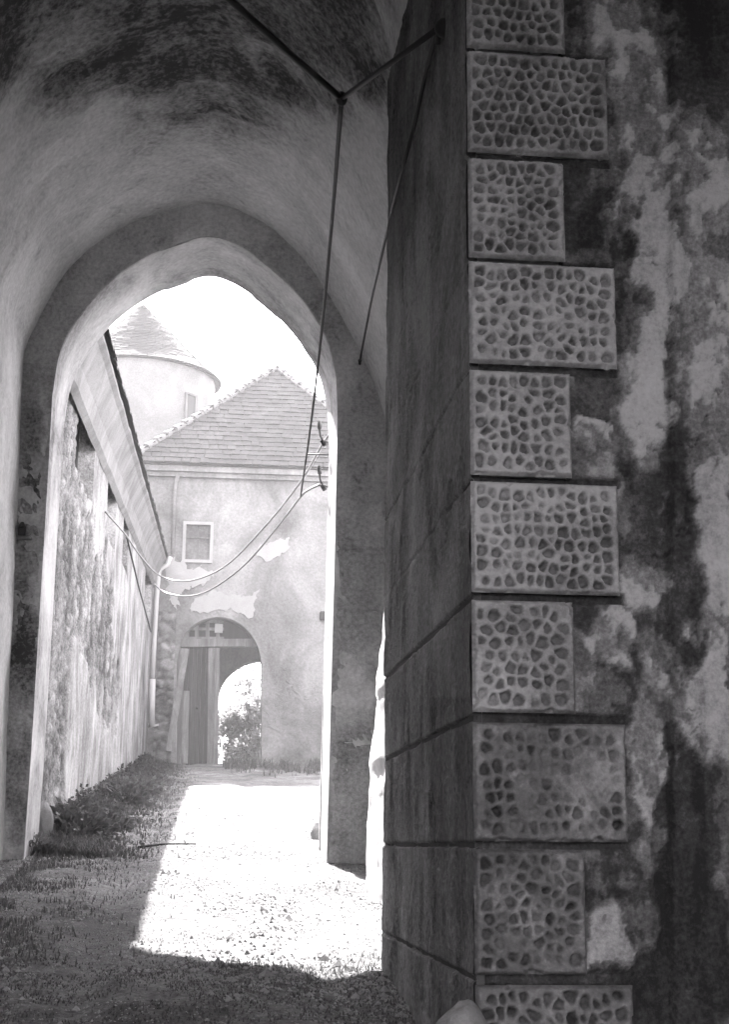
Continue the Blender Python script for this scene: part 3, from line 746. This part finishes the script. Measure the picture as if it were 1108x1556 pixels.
bm = bmesh.new(); tube(bm, spline([J, at(505, 330, 8.0), at(489, 500, 9.9), at(473, 640, 11.4), E1], 6), .0125, 8, .008); finish('hanger', bm, M['cable'], c, True)
bm = bmesh.new(); bmesh.ops.create_uvsphere(bm, u_segments=12, v_segments=8, radius=.028, matrix=Matrix.Translation(J) @ Matrix.Diagonal((1, 1, 1.3, 1))); finish('knot', bm, M['cable'], c, True)
H1 = at(490, 668, 12.25); H2 = at(488, 736, 12.25)
bm = bmesh.new(); tube(bm, spline([B0 + Vector((0, .02, .02)), near_wall(648, 108), near_wall(630, 190), near_wall(603, 292, 6.4), vlim(568, 440, 9.2), vlim(556, 500, 10.4), vlim(547, 548, 11.27)], 6), .0085, 8)
finish('slack_cable', bm, M['cable'], None, True, 'black cable sagging from the pier top past the right side of the archway', 'cable', org=B0)
bm = bmesh.new(); tube(bm, [B0+Vector((.06, -.03, .03)), B0, B0+Vector((0, .05, -.04))], .012, 8)
bmesh.ops.create_uvsphere(bm, u_segments=10, v_segments=8, radius=.04, matrix=Matrix.Translation(B0+Vector((.02, 0, 0)))); finish('wall_hook', bm, M['iron'], None, True, 'iron hook high on the pier side where the black cables meet', 'hook', org=B0)
e = vlim(547, 548, 11.27); bm = bmesh.new(); tube(bm, [e, e+Vector((.0, .02, -.03)), e+Vector((0, .05, -.03))], .012, 8)
bmesh.ops.create_uvsphere(bm, u_segments=10, v_segments=8, radius=.016, matrix=Matrix.Translation(e)); finish('wall_hook', bm, M['iron'], None, True, 'small iron hook on the arch wall where the sagging black cable ends', 'hook', org=e)
def ins(px, py, lab):
    Yh = 12.32; t = thing('insulator_hook', lab, 'hook', at(px, py+10, Yh), 'insulator hooks on the archway reveal')
    P = [(px-14, py-18), (px-13, py), (px-5, py+9), (px+5, py+7), (px+9, py-3), (px+10, py-14)]
    bm = bmesh.new(); tube(bm, spline([at(x, y, Yh) for x, y in P], 5), .009, 8); finish('hook', bm, M['hook'], t, True)
    bm = bmesh.new(); tube(bm, [at(px-15, py-22, Yh), at(px-14, py-10, Yh)], .018, 10); finish('insulator', bm, M['hook'], t, True)
    bm = bmesh.new(); tube(bm, [at(px-11, py+7, Yh), at(px-6, py+15, Yh)], .02, 10); finish('clamp', bm, M['iron'], t, True)
ins(500, 662, 'upper curved insulator hook on the right reveal of the archway')
ins(500, 730, 'lower curved insulator hook on the right reveal with dark insulator cap')
bm = bmesh.new(); tube(bm, [at(466, 690, 12.3), at(503, 691, 12.3)], .007, 6); finish('cross_rod', bm, M['iron'], None, True, 'thin iron rod spanning between hanging cable and the upper insulator hook', 'rod', org=at(503, 691, 12.3))
w1 = [(150, 770, 15.5), (190, 812, 18.2), (213, 845, 20), (243, 875, 21), (285, 883, 20.5), (340, 862, 18.5), (400, 803, 16), (455, 735, 14), (490, 676, 12.6), (512, 645, 12.2)]
bm = bmesh.new(); tube(bm, spline([at(160, 778, X=WX+.03)]+[at(*q) for q in w1[1:]], 6), .012, 8)
finish('wire', bm, M['wire'], None, True, 'upper of the two pale wires swooping across the courtyard from the left building', 'wire', group='wires across the courtyard', org=at(*w1[-1]))
w2 = [(234, 888, 22), (252, 901, 21.8), (285, 906, 21), (320, 896, 19.5), (370, 860, 17.5), (420, 803, 15.5), (457, 755, 13.6), (470, 744, 13.1), (487, 736, 12.5)]
bm = bmesh.new(); tube(bm, spline([at(*q) for q in w2], 6), .012, 8)
finish('wire', bm, M['wire'], None, True, 'lower of the two pale wires, tied to the end of the hanging cable', 'wire', group='wires across the courtyard', org=at(*w2[-1]))
bm = bmesh.new(); tube(bm, [at(192, 815, X=WX+.1), at(210, 890, X=WX+.12), at(229, 960, X=WX+.1)], .014, 6)
finish('stay_wire', bm, M['iron'], None, True, 'dark stay wire slanting down the face of the left building', 'wire', org=at(229, 960, X=WX+.1))
# bracket on the dark face left of the arch
p = at(36, 815, YA-.05); t = thing('iron_bracket', 'small black iron socket on a pale shelf left of the archway', 'bracket', p)
bm = bmesh.new(); box(bm, p+Vector((-.05, -.02, -.0)), p+Vector((.01, .05, .07)), .008); bmesh.ops.create_cone(bm, cap_ends=True, segments=10, radius1=.035, radius2=.012, depth=.05, matrix=Matrix.Translation(p+Vector((-.02, .0, .09)))); finish('socket', bm, M['iron'], t)
bm = bmesh.new(); box(bm, p+Vector((-.05, -.06, -.025)), p+Vector((.06, .05, -.005)), .004); finish('shelf', bm, M['wood'], t)
p = at(493, 936, YG-.05); bm = bmesh.new(); box(bm, p+Vector((-.1, -.05, -.1)), p+Vector((.1, .05, .1)), .02); finish('beam_end', bm, M['darkwood'], gate)

# ------------------------------------------------------------------ stones, stick, weeds
def rock(name, c, r, lab, cat='stone', seed=0, mat='stone', group=None):
    bm = bmesh.new(); bmesh.ops.create_icosphere(bm, subdivisions=4, radius=1)
    for v in bm.verts:
        n = v.co.normalized(); k = 1 + .16*fbm(n.x*1.3+seed, n.y*1.3, n.z*1.3, 4); v.co = Vector((n.x*r[0]*k, n.y*r[1]*k, n.z*r[2]*k)) + Vector(c)
    return finish(name, bm, M[mat], None, True, lab, cat, group, org=(c[0], c[1], c[2]-r[2]))
q = at(704, 1590, 4.32); rock('guard_stone', (q.x, 4.32, q.z-.06), (.1, .1, .18), 'rounded pale guard stone at the foot of the rusticated pier', 'guard stone', 3)
q = at(62, 1250, 12.3); rock('guard_stone', (q.x-.0, 12.35, q.z), (.09, .12, .17), 'small upright rounded stone at the left foot of the archway', 'guard stone', 8)
q = at(489, 1262, 13.4); rock('guard_stone', (q.x, 13.4, q.z-.02), (.1, .12, .13), 'dark rounded stone outside the right jamb of the archway', 'guard stone', 12)
def on_ground(px, py):
    d = ray(px, py); t = 4.0
    while t < 60:
        p = d*t
        if p.z < g0(p.y)+.0: return p
        t += .02
    return d*30
a = on_ground(209, 1287); b = on_ground(298, 1286); bm = bmesh.new()
tube(bm, [(a.x, a.y, ground_z(a.x, a.y)+.02), ((a.x+b.x)/2, a.y+.01, ground_z((a.x+b.x)/2, a.y)+.025), (b.x, a.y, ground_z(b.x, a.y)+.018)], .011, 6, .006)
finish('stick', bm, M['darkwood'], None, True, 'thin dark stick lying across the edge of the sunlit ground', 'stick', org=a)

def leaf(bm, c, d, L, w, up=None):
    d = d.normalized(); s = d.cross(Vector((random.uniform(-1, 1), random.uniform(-1, 1), random.uniform(-1, 1)))).normalized()
    a = bm.verts.new(c); b = bm.verts.new(c + d*L*.5 + s*w/2); e = bm.verts.new(c + d*L); f = bm.verts.new(c + d*L*.5 - s*w/2)
    bm.faces.new((a, b, e, f))
def plant(name, X, Y, r, h, n, L, w, mat, lab, cat='weed', group=None, spread=1.0):
    bm = bmesh.new(); z = ground_z(X, Y)
    for i in range(n):
        a = random.uniform(0, 6.283); rr = r*math.sqrt(random.random()); t = random.random()
        c = Vector((X+rr*math.cos(a), Y+rr*math.sin(a), z + h*t*(1-.6*rr/r)))
        d = Vector((math.cos(a)*spread+random.uniform(-.5, .5), math.sin(a)*spread+random.uniform(-.5, .5), random.uniform(-.1, 1.2)))
        leaf(bm, c, d, L*random.uniform(.6, 1.3), w*random.uniform(.7, 1.3))
    for i in range(10):
        a = random.uniform(0, 6.283); tube(bm, [(X+.1*r*math.cos(a), Y+.1*r*math.sin(a), z-.02), (X+.7*r*math.cos(a), Y+.7*r*math.sin(a), z+h*.8)], .004, 4, .002)
    return finish(name, bm, mat, None, False, lab, cat, group, org=(X, Y, z), recalc=False)
plant('leafy_weed', -1.22, 12.95, .28, .32, 330, .09, .055, M['darkleaf'], 'dark broad-leaved weed clump just outside the left foot of the archway', 'weed')
plant('leafy_weed', -1.0, 13.6, .25, .2, 240, .07, .04, M['darkleaf'], 'low dark weed clump spreading from the wall onto the path', 'weed')
plant('leafy_weed', -1.42, 11.75, .16, .22, 160, .06, .03, M['leaf'], 'small weed clump growing against the left reveal of the archway', 'weed')
plant('leafy_weed', -1.05, 17.3, .3, .36, 300, .08, .045, M['darkleaf'], 'taller dark weed clump half way along the left wall', 'weed')
plant('leafy_weed', -1.0, 20.4, .35, .3, 260, .08, .045, M['leaf'], 'grey weed clump further along the left wall', 'weed')
# grass verge along the left wall, gravel and tufts on the path
bm = bmesh.new()
def blade(bm, X, Y, h, w):
    z = ground_z(X, Y); a = random.uniform(0, 6.283); d = Vector((math.cos(a), math.sin(a), 0)); s = Vector((-d.y, d.x, 0))*w/2; l = random.uniform(.2, .9)*h
    p = Vector((X, Y, z-.005)); m = p + d*l*.35 + Vector((0, 0, h*.65)); t = p + d*l + Vector((0, 0, h))
    v = [bm.verts.new(q) for q in (p-s, p+s, m+s*.7, m-s*.7, t)]; bm.faces.new(v[:4]); bm.faces.new((v[3], v[2], v[4]))
for i in range(26000):
    Y = 11.6 + 18.5*random.random()**1.3; X = -1.42 + abs(random.gauss(0, .38))
    if Y < 12.3 and X < -1.35: X += .1
    if fbm(X*2, Y*1.2, 6, 3) < -.25: continue
    blade(bm, X, Y, random.uniform(.03, .15)*math.exp(-max(0, X+1.3)*1.2), .012)
for i in range(15000):
    Y = random.uniform(4.6, 12.5); X = random.uniform(-1.8, 1.2)
    if Y > 6.9 and X > 1.05: continue
    k = fbm(X*1.5, Y*1.5, 17, 3)
    if k < -.1 or (X < PX and 0 and k < 0): continue
    blade(bm, X, Y, random.uniform(.006, .02), .006)
for i in range(2600):
    X = random.uniform(.2, 2.6); Y = random.gauss(29.8, 1.0) - .4*(X > 1)
    if fbm(X*2.5, Y, 4, 3) < 0: continue
    if Y < 31: blade(bm, X, Y, random.uniform(.05, .22), .02)
for i in range(260):
    c = random.choice(((.45, 6.95), (.7, 6.95), (.1, 6.9), (.75, 7.2))); blade(bm, c[0]+random.gauss(0, .08), c[1]+random.gauss(0, .06), random.uniform(.015, .04), .006)
for i in range(34000):
    Y = 4.9 + 3.0*random.random(); X = random.uniform(-1.9, .85)
    if Y > 6.9+.5*nz(X*2, 3) and random.random() < (Y-6.6)*1.6: continue
    if fbm(X*2.2, Y*2.2, 27, 4) < -.3: continue
    blade(bm, X, Y, random.uniform(.006, .02), .006)
for i in range(5000):
    Y = 7 + 5*random.random(); X = -1.35 + abs(random.gauss(0, .35))
    if fbm(X*2.5, Y*2, 6, 3) > -.1: blade(bm, X, Y, random.uniform(.01, .05), .008)
for i in range(5200):
    Y = 12.4 + 17*random.random()**1.4; X = -1.4 + abs(random.gauss(0, .3))
    if fbm(X*3, Y*1.6, 16, 3) < .05: continue
    leaf(bm, Vector((X, Y, ground_z(X, Y)+random.uniform(.01, .16)*math.exp(-max(0, X+1.3)*2))), Vector((random.gauss(0, 1), random.gauss(0, 1), random.uniform(0, 1.2))), random.uniform(.03, .075), random.uniform(.02, .045))
finish('grass', bm, M['darkleaf'], None, False, 'sparse short grass along the left wall and over the trodden path', 'grass', kind='stuff', recalc=False)
bm = bmesh.new()
ico = [(0, 0, 1), (.9, 0, 0), (0, .9, 0), (-.9, 0, 0), (0, -.9, 0)]
for i in range(22000):
    Y = 4.8 + 13*random.random()**1.2; X = random.uniform(-1.7, 1.15); s = random.uniform(.004, .014)*(1+1.2*(random.random() > .96))*(.6+.8*sst(-.3, .4, fbm(X*1.7, Y*.8, 81, 3)))
    z = ground_z(X, Y); a = random.uniform(0, 6.28); ca, sa = math.cos(a), math.sin(a); k = random.uniform(.6, 1.3)
    v = [bm.verts.new((X+s*(p[0]*ca*k-p[1]*sa), Y+s*(p[0]*sa*k+p[1]*ca), z-.001+s*.7*p[2])) for p in ico]
    for q in range(4): bm.faces.new((v[0], v[1+q], v[1+(q+1) % 4]))
finish('gravel', bm, M['stone'], None, False, 'fine loose gravel scattered over the path', 'gravel', kind='stuff', recalc=False)

# vegetation beyond the far gateway
def bush(X, Y, r, h, n, lab, mat='bush'):
    t = thing('garden_bush', lab, 'bush', (X, Y, 1.8), 'bushes beyond the far gateway')
    bm = bmesh.new(); cl = [(random.gauss(0, r*.45), random.gauss(0, r*.45), random.uniform(.1, .95)*h, random.uniform(.18, .4)*r) for _ in range(26)]
    for i in range(n):
        c = random.choice(cl); d = Vector((random.gauss(0, 1), random.gauss(0, 1), random.gauss(0, 1))).normalized()
        leaf(bm, Vector((X+c[0], Y+c[1], 1.8+c[2])) + d*c[3]*random.uniform(.5, 1.1), d + Vector((0, 0, .2)), random.uniform(.07, .15), .07)
    finish('foliage', bm, M[mat], t, recalc=False)
    bm = bmesh.new()
    for c in cl[:10]: tube(bm, [(X, Y, 1.75), (X+c[0]*.5, Y+c[1]*.5, 1.8+c[2]*.5), (X+c[0], Y+c[1], 1.8+c[2])], .03, 6, .008)
    finish('stems', bm, M['darkwood'], t)
bush(1.45, 38.6, .8, 2.4, 5200, 'tall loose bush filling the right of the far gateway')
bush(.75, 38.9, .8, 1.7, 7500, 'low pale bush at the bottom of the far gateway')
bush(1.5, 37.4, .6, 1.0, 3000, 'leafy low shrub just beyond the far gateway threshold')
bush(1.9, 42.5, 1.5, 3.4, 7000, 'large bush behind the others beyond the far gateway')

# ------------------------------------------------------------------ haze
bm = bmesh.new(); box(bm, (-95, -65, -4), (95, 135, 24))
hz, nt, b = new_mat('haze_air'); nt.nodes.remove(b)
pv = nd(nt, 'ShaderNodeVolumePrincipled'); pv.inputs['Density'].default_value = .0016; pv.inputs['Color'].default_value = (.95, .95, .95, 1); pv.inputs['Anisotropy'].default_value = .1
nt.links.new(pv.outputs[0], nt.nodes['Material Output'].inputs['Volume'])
haze = finish('haze', bm, hz, kind='stuff')

# ------------------------------------------------------------------ light
sd = Vector((.152, -1, -1.04)).normalized()
sl = bpy.data.lights.new('sun', 'SUN'); so = bpy.data.objects.new('sun', sl); COL.objects.link(so)
sl.energy = 4.0; sl.angle = R(.5); sl.color = (1, .97, .97)
so.rotation_euler = (-sd).to_track_quat('Z', 'Y').to_euler(); so.location = -sd*60
w = bpy.data.worlds.new('World'); scene.world = w; w.use_nodes = True; nt = w.node_tree; bg = nt.nodes['Background']
sky = nd(nt, 'ShaderNodeTexSky'); sky.sky_type = 'NISHITA'; sky.sun_disc = False
sky.sun_elevation = math.asin(-sd.z); sky.sun_rotation = math.atan2(-sd.x, -sd.y); sky.air_density = 1.2; sky.dust_density = 3
bw = nd(nt, 'ShaderNodeRGBToBW'); nt.links.new(sky.outputs[0], bw.inputs[0])
tn = nd(nt, 'ShaderNodeMix', data_type='RGBA', blend_type='MULTIPLY'); tn.inputs[0].default_value = 1; tn.inputs[7].default_value = (1, .955, 1, 1)
nt.links.new(bw.outputs[0], tn.inputs[6]); nt.links.new(tn.outputs[2], bg.inputs['Color']); bg.inputs['Strength'].default_value = .15

vsn = scene.view_settings; vsn.view_transform = 'Standard'; vsn.look = 'None'; vsn.gamma = 1; vsn.exposure = 3.75
scene.render.resolution_x = 730; scene.render.resolution_y = 1024
scene.cycles.volume_bounces = 2; scene.cycles.max_bounces = 10; scene.cycles.diffuse_bounces = 6
